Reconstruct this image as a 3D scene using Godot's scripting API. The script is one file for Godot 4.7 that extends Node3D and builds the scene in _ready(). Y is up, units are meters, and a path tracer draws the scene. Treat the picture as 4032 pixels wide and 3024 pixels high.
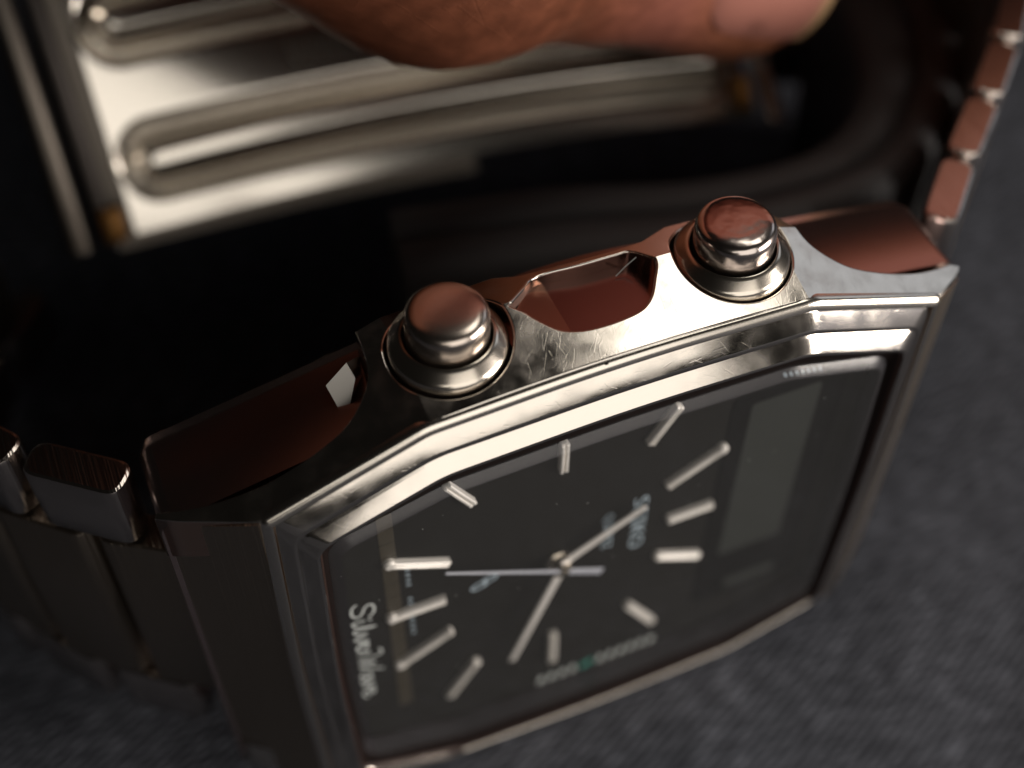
extends Node3D
# A steel watch lying on its side on dark cloth, a hand holding its clasp. Shapes are written in millimetres and scaled to metres by S.
# x runs towards twelve o'clock, y (up) towards nine o'clock, z out of the dial.
const S := 0.001
var rng := RandomNumberGenerator.new()
var M := {}

# ---------------------------------------------------------------- mesh helpers
class MB:
	var v := PackedVector3Array()
	var n := PackedVector3Array()
	func tri(a: Vector3, b: Vector3, c: Vector3, na: Vector3, nb: Vector3, nc: Vector3) -> void:
		if (b - a).cross(c - a).dot(na + nb + nc) > 0.0:
			v.append_array([a * 0.001, c * 0.001, b * 0.001]); n.append_array([na, nc, nb])
		else:
			v.append_array([a * 0.001, b * 0.001, c * 0.001]); n.append_array([na, nb, nc])
	func quad(a: Vector3, b: Vector3, c: Vector3, d: Vector3, na: Vector3, nb: Vector3, nc: Vector3, nd: Vector3) -> void:
		tri(a, b, c, na, nb, nc)
		tri(a, c, d, na, nc, nd)
	func xf(t: Transform3D, from := 0) -> void:
		for i in range(from, v.size()):
			v[i] = (t * (v[i] * 1000.0)) * 0.001
			n[i] = (t.basis * n[i]).normalized()

func commit(called: String, mb: MB, mat: Material, parent: Node, cols := PackedColorArray()) -> MeshInstance3D:
	var arr := []
	arr.resize(Mesh.ARRAY_MAX)
	arr[Mesh.ARRAY_VERTEX] = mb.v
	arr[Mesh.ARRAY_NORMAL] = mb.n
	if cols.size(): arr[Mesh.ARRAY_COLOR] = cols
	var am := ArrayMesh.new()
	am.add_surface_from_arrays(Mesh.PRIMITIVE_TRIANGLES, arr)
	var mi := MeshInstance3D.new()
	mi.mesh = am
	mi.material_override = mat
	mi.set_surface_override_material(0, mat)
	mi.material_override = null
	mi.name = numbered(called, parent)
	parent.add_child(mi)
	return mi

func numbered(called: String, parent: Node) -> String:
	if not parent.has_node(called):
		return called
	var k := 1
	while parent.has_node("%s_%03d" % [called, k]):
		k += 1
	return "%s_%03d" % [called, k]

func tag(o: Node, label: String, category: String, kind := "") -> void:
	o.set_meta("label", label)
	if category: o.set_meta("category", category)
	if kind: o.set_meta("kind", kind)

func newell(r: PackedVector3Array) -> Vector3:
	var s := Vector3.ZERO
	for i in r.size():
		s += r[i].cross(r[(i + 1) % r.size()])
	return s

# closed rings of equal count, outward normals, creases kept above ~35 degrees
func loft(mb: MB, rings: Array, cap0 := false, cap1 := false, flip := false) -> void:
	var k := rings.size()
	var m: int = rings[0].size()
	var sg := -1.0 if flip else 1.0
	var segn := []
	for j in k - 1:
		var a: PackedVector3Array = rings[j]
		var b: PackedVector3Array = rings[j + 1]
		var ns := PackedVector3Array()
		ns.resize(m)
		for i in m:
			var t := (a[(i + 1) % m] - a[(i + m - 1) % m]) + (b[(i + 1) % m] - b[(i + m - 1) % m])
			ns[i] = t.cross(b[i] - a[i]).normalized() * sg
		segn.append(ns)
	for j in k - 1:
		for i in m:
			var i2 := (i + 1) % m
			var nn := []
			for q in [[0, i], [1, i], [1, i2], [0, i2]]:
				var base: Vector3 = segn[j][q[1]]
				var other := base
				if q[0] == 0 and j > 0: other = segn[j - 1][q[1]]
				if q[0] == 1 and j < k - 2: other = segn[j + 1][q[1]]
				nn.append((base + other).normalized() if base.dot(other) > 0.88 else base)
			mb.quad(rings[j][i], rings[j + 1][i], rings[j + 1][i2], rings[j][i2], nn[0], nn[1], nn[2], nn[3])
	for e in [[cap0, 0, -1], [cap1, k - 1, 1]]:
		if e[0]:
			var r: PackedVector3Array = rings[e[1]]
			var c := Vector3.ZERO
			for p in r: c += p
			c /= r.size()
			var nv: Vector3 = newell(r).normalized()
			var out_dir: Vector3 = (rings[k - 1][0] - rings[0][0]) * float(e[2])
			var mid := Vector3.ZERO
			for p in rings[k - 1 - e[1]]: mid += p
			mid /= m
			out_dir = c - mid
			if nv.dot(out_dir) < 0.0: nv = -nv
			for i in m:
				mb.tri(c, r[i], r[(i + 1) % m], nv, nv, nv)

# filleted polygon: {p, n} with the same count for the same vertex count
func outline(poly: Array, radii: Array, narc := 6, nedge := 4) -> Dictionary:
	var p := PackedVector2Array()
	var nn := PackedVector2Array()
	var k := poly.size()
	var ins := []
	var outs := []
	var cens := []
	for i in k:
		var a: Vector2 = poly[(i + k - 1) % k]
		var b: Vector2 = poly[i]
		var c: Vector2 = poly[(i + 1) % k]
		var d0 := (b - a).normalized()
		var d1 := (c - b).normalized()
		var ang := absf(d0.angle_to(d1))
		var r: float = radii[i] if i < radii.size() else radii[0]
		var tl := minf(r * tan(ang / 2.0), 0.48 * minf(a.distance_to(b), b.distance_to(c)))
		ins.append(b - d0 * tl)
		outs.append(b + d1 * tl)
		cens.append([d0, d1, b, tl])
	for i in k:
		var d0: Vector2 = cens[i][0]
		var d1: Vector2 = cens[i][1]
		for q in narc + 1:
			var t := float(q) / narc
			var u: Vector2 = ins[i].lerp(cens[i][2], t)
			var w: Vector2 = cens[i][2].lerp(outs[i], t)
			p.append(u.lerp(w, t))
			var dd := d0.lerp(d1, t).normalized()
			nn.append(Vector2(dd.y, -dd.x))
		for q in range(1, nedge):
			p.append(outs[i].lerp(ins[(i + 1) % k], float(q) / nedge))
			nn.append(Vector2(d1.y, -d1.x))
	return {"p": p, "n": nn}

func ring_xy(o: Dictionary, inset: float, z: float) -> PackedVector3Array:
	var r := PackedVector3Array()
	for i in o.p.size():
		var q: Vector2 = o.p[i] - o.n[i] * inset
		r.append(Vector3(q.x, q.y, z))
	return r

# prism along local z with a profile of (inset, z) steps
func prism(mb: MB, o: Dictionary, prof: Array, t := Transform3D.IDENTITY) -> void:
	var from := mb.v.size()
	var rings := []
	for q in prof: rings.append(ring_xy(o, q[0], q[1]))
	loft(mb, rings, true, true)
	mb.xf(t, from)

func rounded(z0: float, z1: float, r: float) -> Array:
	return [[r, z0], [r * 0.3, z0 + r * 0.3], [0.0, z0 + r], [0.0, z1 - r], [r * 0.3, z1 - r * 0.3], [r, z1]]

func rect_poly(hx: float, hy: float, c := Vector2.ZERO) -> Array:
	return [c + Vector2(-hx, -hy), c + Vector2(hx, -hy), c + Vector2(hx, hy), c + Vector2(-hx, hy)]

func lathe(mb: MB, prof: Array, t: Transform3D, seg := 56, bumps := 0.0) -> void:
	# profile of (r, y) round the local y axis
	var from := mb.v.size()
	var rings := []
	for q in prof:
		var r := PackedVector3Array()
		for i in seg:
			var a := TAU * i / seg
			var w := 1.0
			r.append(Vector3(q[0] * cos(a) * w, q[1], -q[0] * sin(a) * w))
		rings.append(r)
	loft(mb, rings, true, true)
	mb.xf(t, from)

# a curved sheet with thickness: f(u, v) -> point, u and v in 0..1
func sheet(mb: MB, f: Callable, nu: int, nv: int, thick: float) -> void:
	var P := []
	var N := []
	for i in nu + 1:
		var row := PackedVector3Array()
		var rn := PackedVector3Array()
		for j in nv + 1:
			var u := float(i) / nu
			var w := float(j) / nv
			row.append(f.call(u, w))
			var e := 0.0015
			var du: Vector3 = f.call(minf(u + e, 1), w) - f.call(maxf(u - e, 0), w)
			var dv: Vector3 = f.call(u, minf(w + e, 1)) - f.call(u, maxf(w - e, 0))
			rn.append(du.cross(dv).normalized())
		P.append(row)
		N.append(rn)
	for i in nu:
		for j in nv:
			var a: Vector3 = P[i][j]; var b: Vector3 = P[i + 1][j]; var c: Vector3 = P[i + 1][j + 1]; var d: Vector3 = P[i][j + 1]
			mb.quad(a, b, c, d, N[i][j], N[i + 1][j], N[i + 1][j + 1], N[i][j + 1])
			mb.quad(a - N[i][j] * thick, b - N[i + 1][j] * thick, c - N[i + 1][j + 1] * thick, d - N[i][j + 1] * thick, -N[i][j], -N[i + 1][j], -N[i + 1][j + 1], -N[i][j + 1])
	for i in nu:
		for j in [0, nv]:
			var a: Vector3 = P[i][j]; var b: Vector3 = P[i + 1][j]
			var o: Vector3 = (P[i][j] - P[i][nv - j]).normalized()
			mb.quad(a, b, b - N[i + 1][j] * thick, a - N[i][j] * thick, o, o, o, o)
	for j in nv:
		for i in [0, nu]:
			var a: Vector3 = P[i][j]; var b: Vector3 = P[i][j + 1]
			var o: Vector3 = (P[i][j] - P[nu - i][j]).normalized()
			mb.quad(a, b, b - N[i][j + 1] * thick, a - N[i][j] * thick, o, o, o, o)

# tube through points with one radius or radii
func tube(mb: MB, pts: Array, rad: float, seg := 8) -> void:
	var rings := []
	for i in pts.size():
		var d: Vector3 = (pts[mini(i + 1, pts.size() - 1)] - pts[maxi(i - 1, 0)]).normalized()
		var s := d.cross(Vector3.UP if absf(d.y) < 0.9 else Vector3.RIGHT).normalized()
		var w := s.cross(d)
		var r := PackedVector3Array()
		for q in seg:
			var a := TAU * q / seg
			r.append(pts[i] + (s * cos(a) + w * sin(a)) * rad)
		rings.append(r)
	loft(mb, rings, true, true, true)

# ---------------------------------------------------------------- textures and materials
func scratch_image(n: int, count: int, seed_: int, main_angle: float, spread: float, lmin: float, lmax: float) -> Image:
	var r := RandomNumberGenerator.new()
	r.seed = seed_
	var im := Image.create(n, n, false, Image.FORMAT_RGB8)
	im.fill(Color(0.5, 0.5, 0.5))
	for k in count:
		var p := Vector2(r.randf() * n, r.randf() * n)
		var a := main_angle + r.randfn() * spread
		var l := r.randf_range(lmin, lmax) * n
		var d := Vector2(cos(a), sin(a))
		var g := 0.5 + r.randf_range(-0.5, 0.5)
		for s in int(l):
			var q := p + d * s
			im.set_pixel(posmod(int(q.x), n), posmod(int(q.y), n), Color(g, g, g))
	return im

func tex(im: Image) -> ImageTexture:
	return ImageTexture.create_from_image(im)

func noise_tex(freq: float, seed_: int, ramp: Array, size := 512, oct := 4) -> NoiseTexture2D:
	var f := FastNoiseLite.new()
	f.seed = seed_
	f.frequency = freq
	f.fractal_octaves = oct
	var t := NoiseTexture2D.new()
	t.width = size; t.height = size
	t.seamless = true
	t.noise = f
	if ramp:
		var g := Gradient.new()
		g.offsets = PackedFloat32Array([0.0, 1.0])
		g.colors = PackedColorArray([ramp[0], ramp[1]])
		t.color_ramp = g
	return t

func lin(r: float, g: float, b: float) -> Color:
	return Color(r, g, b).linear_to_srgb()

func metal(called: String, c: Color, rough: float) -> StandardMaterial3D:
	var m := StandardMaterial3D.new()
	m.resource_name = called
	m.albedo_color = c
	m.metallic = 1.0
	m.roughness = rough
	return m

func tri_scale(m: StandardMaterial3D, period_mm: float, stretch := Vector3.ONE) -> void:
	m.uv1_triplanar = true
	m.uv1_world_triplanar = true
	m.uv1_scale = stretch * (1000.0 / period_mm)
	m.uv1_triplanar_sharpness = 4.0

func with_normal(m: StandardMaterial3D, im: Image, strength: float) -> void:
	var nm := im.duplicate()
	nm.bump_map_to_normal_map(2.0)
	m.normal_enabled = true
	m.normal_texture = tex(nm)
	m.normal_scale = strength

func make_materials() -> void:
	var steel := lin(0.74, 0.69, 0.63)
	var scr := scratch_image(1024, 2200, 5, 0.3, 0.4, 0.003, 0.03)
	var rough_scr := noise_tex(0.02, 3, [Color(0.25, 0.25, 0.25), Color(1, 1, 1)])
	M.polish = metal("polished steel", steel, 0.12)
	tri_scale(M.polish, 22.0)
	with_normal(M.polish, scr, 0.035)
	M.polish.roughness = 0.16
	M.polish.roughness_texture = rough_scr
	M.bevel = metal("scratched polished steel", steel, 0.3)
	tri_scale(M.bevel, 17.0)
	with_normal(M.bevel, scratch_image(1024, 4200, 9, 2.2, 0.4, 0.004, 0.05), 0.1)
	M.bevel.roughness_texture = rough_scr
	M.ridge = metal("brushed ridge steel", lin(0.8, 0.75, 0.68), 0.21)
	tri_scale(M.ridge, 24.0)
	M.rust_line = metal("rust line", lin(0.03, 0.012, 0.008), 0.5)
	M.rust_line.metallic = 0.3
	M.grime = metal("darkened groove steel", lin(0.16, 0.11, 0.08), 0.5)  # dark colour put in to subdue a bright reflection on the groove wall
	M.wall = metal("steel tinted for reflected skin", lin(0.52, 0.36, 0.29), 0.22)  # brown tint paints a skin reflection onto the cut walls
	M.floor = metal("maroon steel with painted reflection", lin(0.56, 0.44, 0.42), 0.24)  # maroon in the albedo imitates skin mirrored in the scoop floors
	M.pocket = metal("pocket steel with reflected skin tint", lin(0.34, 0.23, 0.22), 0.2)  # darker red-brown colour, in place of the hand's reflection
	M.collar = metal("collar steel", lin(0.74, 0.68, 0.6), 0.22)
	M.chamfer = metal("worn chamfer steel", lin(0.5, 0.48, 0.45), 0.34)
	M.cap = metal("worn cap steel", lin(0.66, 0.58, 0.52), 0.24)
	M.mirror = metal("mirror steel", steel, 0.05)
	var br := Image.create(512, 512, false, Image.FORMAT_RGB8)
	var r := RandomNumberGenerator.new()
	r.seed = 77
	for x in 512:
		var g := r.randf()
		for y in 512:
			if r.randf() < 0.02: g = clampf(g + r.randf_range(-0.5, 0.5), 0, 1)
			br.set_pixel(x, y, Color(g, g, g))
	M.brushed = metal("brushed steel", lin(0.3, 0.255, 0.21), 0.34)
	tri_scale(M.brushed, 24.0)
	with_normal(M.brushed, br, 0.35)
	M.link = metal("worn link steel", lin(0.55, 0.5, 0.47), 0.2)
	tri_scale(M.link, 24.0)
	with_normal(M.link, br, 0.12)
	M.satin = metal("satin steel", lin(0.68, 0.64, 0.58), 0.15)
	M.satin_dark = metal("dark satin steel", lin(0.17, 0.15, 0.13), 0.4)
	M.dented = metal("dented steel", lin(0.62, 0.55, 0.52), 0.2)
	var dent := noise_tex(0.011, 41, [], 512, 3)
	dent.as_normal_map = true
	dent.bump_strength = 7.0
	M.dented.normal_enabled = true
	M.dented.normal_texture = dent
	M.dented.normal_scale = 0.22
	tri_scale(M.dented, 9.0)
	M.hinge = metal("blackened hinge steel", lin(0.09, 0.08, 0.075), 0.5)
	M.rust = metal("rusty brass", lin(0.4, 0.2, 0.06), 0.5)
	M.rust.metallic = 0.7
	M.gap = StandardMaterial3D.new()
	M.gap.resource_name = "dark gasket"
	M.gap.albedo_color = lin(0.008, 0.0045, 0.004)
	M.gap.roughness = 0.6
	M.gap.metallic_specular = 0.25
	M.dial = StandardMaterial3D.new()
	M.dial.resource_name = "black dial"
	M.dial.albedo_color = lin(0.007, 0.0066, 0.0056)
	M.dial.roughness = 0.75
	M.dial.metallic_specular = 0.18
	M.frame = StandardMaterial3D.new()
	M.frame.resource_name = "black frame"
	M.frame.albedo_color = lin(0.002, 0.002, 0.002)
	M.frame.roughness = 0.75
	M.frame.metallic_specular = 0.1
	M.lcd = StandardMaterial3D.new()
	M.lcd.resource_name = "blank liquid crystal"
	M.lcd.albedo_color = lin(0.025, 0.028, 0.025)
	M.lcd.roughness = 0.6
	M.lcd.metallic_specular = 0.3
	M.glass = StandardMaterial3D.new()
	M.glass.resource_name = "watch glass"
	M.glass.transparency = BaseMaterial3D.TRANSPARENCY_ALPHA
	M.glass.albedo_color = Color(1, 1, 1, 0.02)
	M.glass.roughness = 0.02
	M.glass_edge = M.glass.duplicate()
	M.glass_edge.resource_name = "milky tinted glass edge"
	M.glass_edge.albedo_color = Color(0.75, 0.74, 0.78, 0.07)  # milky tint imitates light caught by the crystal bevel
	M.glass_edge.roughness = 0.22
	M.marker = metal("bright marker steel", lin(0.9, 0.87, 0.82), 0.5)
	M.marker.metallic = 0.3
	M.hand = metal("grey hand steel", lin(0.85, 0.82, 0.78), 0.45)
	M.hand.metallic = 0.3
	M.second = StandardMaterial3D.new()
	M.second.resource_name = "pale painted hand"
	M.second.albedo_color = lin(0.42, 0.44, 0.5)
	M.second.roughness = 0.4
	M.print = StandardMaterial3D.new()
	M.print.resource_name = "silver print"
	M.print.albedo_color = lin(0.6, 0.64, 0.63)
	M.print.roughness = 0.6
	M.print_blue = StandardMaterial3D.new()
	M.print_blue.resource_name = "pale blue print"
	M.print_blue.albedo_color = lin(0.45, 0.56, 0.64)
	M.print_blue.roughness = 0.6
	M.print_green = StandardMaterial3D.new()
	M.print_green.resource_name = "green print"
	M.print_green.albedo_color = lin(0.03, 0.25, 0.2)
	M.band = StandardMaterial3D.new()
	M.band.resource_name = "olive dial band"
	M.band.albedo_color = lin(0.034, 0.027, 0.015)
	M.band.roughness = 0.5
	M.brass = metal("steel pin", lin(0.8, 0.72, 0.6), 0.25)
	# cloth
	M.cloth = StandardMaterial3D.new()
	M.cloth.resource_name = "dark denim"
	M.cloth.roughness = 0.95
	M.cloth.metallic_specular = 0.2
	var cn := FastNoiseLite.new()
	cn.seed = 12
	cn.frequency = 0.06
	cn.fractal_octaves = 3
	var cim := Image.create(512, 512, false, Image.FORMAT_RGB8)
	var hgt := Image.create(512, 512, false, Image.FORMAT_RGB8)
	for y in 512:
		for x in 512:
			var slub := cn.get_noise_2d(x * 0.5, y * 2.4) * 0.5 + 0.5
			var tw := 0.5 + 0.5 * sin((x + y * 2.0) * TAU / 16.0)
			var th := 0.5 + 0.5 * sin(y * TAU / 8.0)
			var g := 0.3 + 1.3 * slub * slub * slub + 0.15 * tw
			cim.set_pixel(x, y, Color(0.13 * g, 0.138 * g, 0.165 * g).linear_to_srgb())
			var hh := clampf(0.4 * tw + 0.3 * th + 0.3 * slub, 0, 1)
			hgt.set_pixel(x, y, Color(hh, hh, hh))
	M.cloth.albedo_texture = tex(cim)
	with_normal(M.cloth, hgt, 0.8)
	tri_scale(M.cloth, 34.0)
	M.rubber = StandardMaterial3D.new()
	M.rubber.resource_name = "black matt rubber"
	M.rubber.albedo_color = lin(0.085, 0.085, 0.09)
	M.rubber.roughness = 0.6
	with_normal(M.rubber, hgt, 0.15)
	tri_scale(M.rubber, 12.0)
	# skin
	M.skin = StandardMaterial3D.new()
	M.skin.resource_name = "skin"
	M.skin.roughness = 0.5
	M.skin.vertex_color_use_as_albedo = true
	M.skin.metallic_specular = 0.4
	M.skin.albedo_texture = noise_tex(0.03, 8, [lin(0.27, 0.088, 0.045), lin(0.55, 0.185, 0.096)])
	var wr := scratch_image(512, 1300, 21, 0.35, 0.5, 0.03, 0.15)
	with_normal(M.skin, wr, 0.3)
	tri_scale(M.skin, 26.0)
	M.nail = StandardMaterial3D.new()
	M.nail.resource_name = "fingernail"
	M.nail.albedo_color = lin(0.38, 0.16, 0.125)
	M.nail.roughness = 0.3
	M.nail_edge = StandardMaterial3D.new()
	M.nail_edge.resource_name = "fingernail edge"
	M.nail_edge.albedo_color = lin(0.5, 0.33, 0.18)
	M.nail_edge.roughness = 0.35

# ---------------------------------------------------------------- the watch case
const CX := 2.2
const CY := -1.0
const FOLD := -2.9

func barrel(hx: float, ye: float, mx: float, my: float, ty: float, re: float, rm: float) -> Dictionary:
	var c := Vector2(CX, CY)
	var poly := [Vector2(hx + 0.25, 0), Vector2(hx, ye), Vector2(mx, my), Vector2(0, ty), Vector2(-mx, my), Vector2(-hx, ye),
		Vector2(-hx - 0.25, 0), Vector2(-hx, -ye), Vector2(-mx, -my), Vector2(0, -ty), Vector2(mx, -my), Vector2(hx, -ye)]
	var pp := []
	for q in poly: pp.append(q + c)
	return outline(pp, [200.0, re, rm, 70.0, rm, re, 200.0, re, rm, 70.0, rm, re], 8, 4)

func side_y(x: float) -> float:
	var a := absf(x - CX)
	return 14.5 - 0.006 * a * a if a < 8.0 else 14.116 - (a - 8.0) * 0.39

func case_h(x: float, z: float) -> float:
	return side_y(x) + 0.22 * (0.3 - maxf(z, FOLD)) - 0.45 * maxf(0.0, FOLD - z)

func case_n(x: float, z: float, cx: float, cz: float) -> Vector3:
	# cx, cz: middle of the cell, so that creases stay sharp
	var a := cx - CX
	var xx := x
	if absf(a) > 8.0:
		xx = cx
	else:
		xx = clampf(x, CX - 7.99, CX + 7.99)
	var dx := (side_y(xx + 0.005) - side_y(xx - 0.005)) / 0.01
	var dz := -0.22 if cz > FOLD else 0.45
	return Vector3(-dx, 1.0, -dz).normalized()

func plan_smooth(pts: Array, per := 8) -> PackedVector2Array:
	# Catmull-Rom through open points
	var out := PackedVector2Array()
	for i in pts.size() - 1:
		var p0: Vector2 = pts[maxi(i - 1, 0)]; var p1: Vector2 = pts[i]; var p2: Vector2 = pts[i + 1]; var p3: Vector2 = pts[mini(i + 2, pts.size() - 1)]
		for q in per:
			var t := float(q) / per
			out.append(0.5 * (2.0 * p1 + (p2 - p0) * t + (2.0 * p0 - 5.0 * p1 + 4.0 * p2 - p3) * t * t + (3.0 * p1 - p0 - 3.0 * p2 + p3) * t * t * t))
	out.append(pts[-1])
	return out

func loop_normals(p: PackedVector2Array) -> PackedVector2Array:
	var o := PackedVector2Array()
	for i in p.size():
		var d := (p[(i + 1) % p.size()] - p[i]).normalized() + (p[i] - p[(i + p.size() - 1) % p.size()]).normalized()
		d = d.normalized()
		o.append(Vector2(d.y, -d.x))
	return o

func side_plate(mb: MB, wall: MB, outer: PackedVector2Array, holes: Array, depth: float, fr: float) -> void:
	var loops := [outer] + holes
	var tops := []
	for li in loops.size():
		var p: PackedVector2Array = loops[li]
		if Geometry2D.is_polygon_clockwise(p) != (li > 0):
			p.reverse()
		# outer runs counter-clockwise, holes clockwise: the material lies to the left either way
		var nn := loop_normals(p)
		var m := p.size()
		var rings := []
		var top := PackedVector2Array()
		for st in 5:
			var th := PI / 2.0 * st / 4.0
			var ring := []
			for i in m:
				var q := p[i] - nn[i] * fr * (1.0 - sin(th))
				var s := case_n(q.x, q.y, q.x, q.y)
				var pos := Vector3(q.x, case_h(q.x, q.y), q.y) - s * fr * (1.0 - cos(th))
				var nrm := (s * cos(th) + Vector3(nn[i].x, 0, nn[i].y) * sin(th)).normalized()
				ring.append([pos, nrm])
				if st == 0: top.append(q)
			rings.append(ring)
		var low := []
		for i in m:
			var b: Array = rings[4][i]
			var wn := Vector3(nn[i].x, 0, nn[i].y)
			low.append([Vector3(b[0].x, minf(b[0].y - 0.02, side_y(p[i].x) - depth), b[0].z), wn])
		for st in 5:
			var r0: Array = rings[st]
			var r1: Array = rings[st + 1] if st < 4 else low
			for i in m:
				var i2 := (i + 1) % m
				var n0: Vector3 = r0[i][1]; var n3: Vector3 = r0[i2][1]
				if st == 4:
					n0 = low[i][1]; n3 = low[i2][1]
				(wall if st == 4 else mb).quad(r0[i][0], r1[i][0], r1[i2][0], r0[i2][0], n0, r1[i][1], r1[i2][1], n3)
		tops.append(top)
	# the surface, cut into cells so that every cell is one facet and no hole lies inside one
	var xs := [-20.0, -16.0, -13.0, -10.0, -8.0, CX - 8.0, -3.95, -2.0, -1.0, 0.0, 1.0, 2.2, 3.4, 4.5, 5.6, 6.8, 8.2, CX + 8.0, 12.0, 15.0, 18.0, 24.0]
	var zs := [1.5, FOLD, -8.0]
	for i in xs.size() - 1:
		for j in 2:
			var cell := PackedVector2Array([Vector2(xs[i], zs[j]), Vector2(xs[i + 1], zs[j]), Vector2(xs[i + 1], zs[j + 1]), Vector2(xs[i], zs[j + 1])])
			var parts: Array = Geometry2D.intersect_polygons(tops[0], cell)
			for h in range(1, tops.size()):
				var next := []
				for q in parts:
					next.append_array(Geometry2D.clip_polygons(q, tops[h]))
				parts = next
			var cx: float = (xs[i] + xs[i + 1]) / 2.0
			var cz: float = (zs[j] + zs[j + 1]) / 2.0
			for q in parts:
				var ids := Geometry2D.triangulate_polygon(q)
				for t in range(0, ids.size(), 3):
					var a: Vector2 = q[ids[t]]; var b: Vector2 = q[ids[t + 1]]; var c: Vector2 = q[ids[t + 2]]
					mb.tri(Vector3(a.x, case_h(a.x, a.y), a.y), Vector3(b.x, case_h(b.x, b.y), b.y), Vector3(c.x, case_h(c.x, c.y), c.y),
						case_n(a.x, a.y, cx, cz), case_n(b.x, b.y, cx, cz), case_n(c.x, c.y, cx, cz))

func circle2(c: Vector2, r: float, n := 64) -> PackedVector2Array:
	var o := PackedVector2Array()
	for i in n:
		o.append(c + Vector2(cos(TAU * i / n), sin(TAU * i / n)) * r)
	return o

func v2(a: Array) -> Array:
	var o := []
	for i in range(0, a.size(), 2): o.append(Vector2(a[i], a[i + 1]))
	return o

func build_case(w: Node3D) -> void:
	var case_ := Node3D.new()
	case_.name = "case"
	w.add_child(case_)
	# side plate with its scoops, crown-less pocket and pusher recesses (seen in plan)
	var scoop_l := plan_smooth(v2([-6.9, -4.7, -7.05, -3.4, -7.25, -2.3, -7.75, -1.6, -8.6, -1.0, -9.7, -0.72, -11.0, -0.6, -12.4, -0.66, -14.2, -1.05, -16.15, -1.85]))
	var outer := PackedVector2Array([Vector2(-6.85, -5.2)])
	outer.append_array(scoop_l)
	outer.append(Vector2(-16.3, -1.65))
	for q in [-15.4, -14.5, -13.6]: outer.append(Vector2(q, lerpf(-1.5, 0.6, (q + 16.2) / 3.5)))
	for i in 41:
		outer.append(Vector2(lerpf(-12.7, 17.1, i / 40.0), 0.6))
	for q in [17.8, 18.5]: outer.append(Vector2(q, lerpf(0.6, -1.5, (q - 17.1) / 3.5)))
	outer.append(Vector2(19.0, -0.62))
	outer.append(Vector2(19.15, -0.9))
	for i in range(scoop_l.size() - 1, -1, -1):
		if 2.0 * CX - scoop_l[i].x < 18.7: outer.append(Vector2(2.0 * CX - scoop_l[i].x + 0.05, scoop_l[i].y))
	outer.append(Vector2(11.3, -5.2))
	for q in v2([9.0, -5.2, 6.6, -5.2, 5.7, -4.75, 5.2, -4.5, 4.0, -4.42, 2.2, -4.48, 0.6, -4.62, -0.2, -4.75, -1.0, -5.2, -4.0, -5.2]): outer.append(q)
	var pocket := plan_smooth(v2([-1.25, -2.75, -0.85, -2.35, -0.43, -1.78, 0.3, -1.08, 1.5, -0.78, 3.2, -0.86, 4.0, -1.25, 4.55, -2.0, 4.95, -2.75, 4.75, -3.4, 4.45, -3.95, 3.9, -4.0, 2.2, -4.05, 1.0, -4.2, 0.2, -4.05, -0.4, -3.5, -1.25, -2.75]), 6)
	pocket.remove_at(pocket.size() - 1)
	var holes := [circle2(Vector2(-3.95, -2.35), 2.48), circle2(Vector2(8.2, -2.4), 2.48), pocket]
	var mb := MB.new()
	var wall := MB.new()
	side_plate(mb, wall, outer, holes, 2.3, 0.1)
	commit("side_bevel", mb, M.bevel, case_)
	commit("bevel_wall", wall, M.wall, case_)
	# the same plate on the three o'clock side
	var lower := MB.new()
	lower.v = mb.v + wall.v; lower.n = mb.n + wall.n
	for i in lower.v.size():
		lower.v[i].y = 2.0 * CY * S - lower.v[i].y
		lower.n[i].y = -lower.n[i].y
	for i in range(0, lower.v.size(), 3):
		var a := lower.v[i]; lower.v[i] = lower.v[i + 1]; lower.v[i + 1] = a
		var b := lower.n[i]; lower.n[i] = lower.n[i + 1]; lower.n[i + 1] = b
	commit("side_bevel", lower, M.bevel, case_)
	mb = MB.new()
	loft(mb, [PackedVector3Array([Vector3(-1.6, 13.2, -0.2), Vector3(5.6, 13.2, -0.2), Vector3(5.6, 13.2, -4.3), Vector3(-1.6, 13.2, -4.3)]), PackedVector3Array([Vector3(-1.6, 14.02, -0.2), Vector3(5.6, 13.98, -0.2), Vector3(5.6, 13.98, -4.3), Vector3(-1.6, 14.02, -4.3)])], true, true)
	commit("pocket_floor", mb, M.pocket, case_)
	mb = MB.new()
	var low := PackedVector3Array(); var top := PackedVector3Array()
	for q in v2([-0.85, -2.5, 0.1, -1.5, 0.8, -1.15, 0.72, -4.15, 0.2, -4.05, -0.4, -3.5, -0.95, -2.9]):
		low.append(Vector3(q.x, 13.9, q.y)); top.append(Vector3(q.x, 14.05 + 0.26 * (0.8 - q.x), q.y))
	loft(mb, [low, top], true, true)
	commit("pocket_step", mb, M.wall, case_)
	mb = MB.new()
	var cn := Vector3(-0.3, 0.6, 0.74).normalized()
	var face := [Vector3(-8.45, 12.08, -4.15), Vector3(-7.47, 12.82, -4.35), Vector3(-7.3, 12.32, -3.88), Vector3(-8.09, 10.87, -3.02)]
	var fr0 := PackedVector3Array(); var fr1 := PackedVector3Array()
	for q in face:
		fr0.append(q - cn * 1.6 + Vector3(0.5, -0.4, 0)); fr1.append(q + cn * 0.35)
	loft(mb, [fr0, fr1], true, true)
	commit("scoop_chamfer", mb, M.chamfer, case_)
	# body below the bevels: floors of the scoops, end faces and back
	var body := outline_body()
	mb = MB.new()
	loft(mb, [ring_xy(body, 1.2, -6.6), ring_xy(body, 0.35, -6.1), ring_xy(body, 0.12, -5.6), ring_xy(body, 0.0, -5.35), ring_xy(body, 0.0, -1.55)], true, true)
	commit("middle_body", mb, M.floor, case_)
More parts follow.
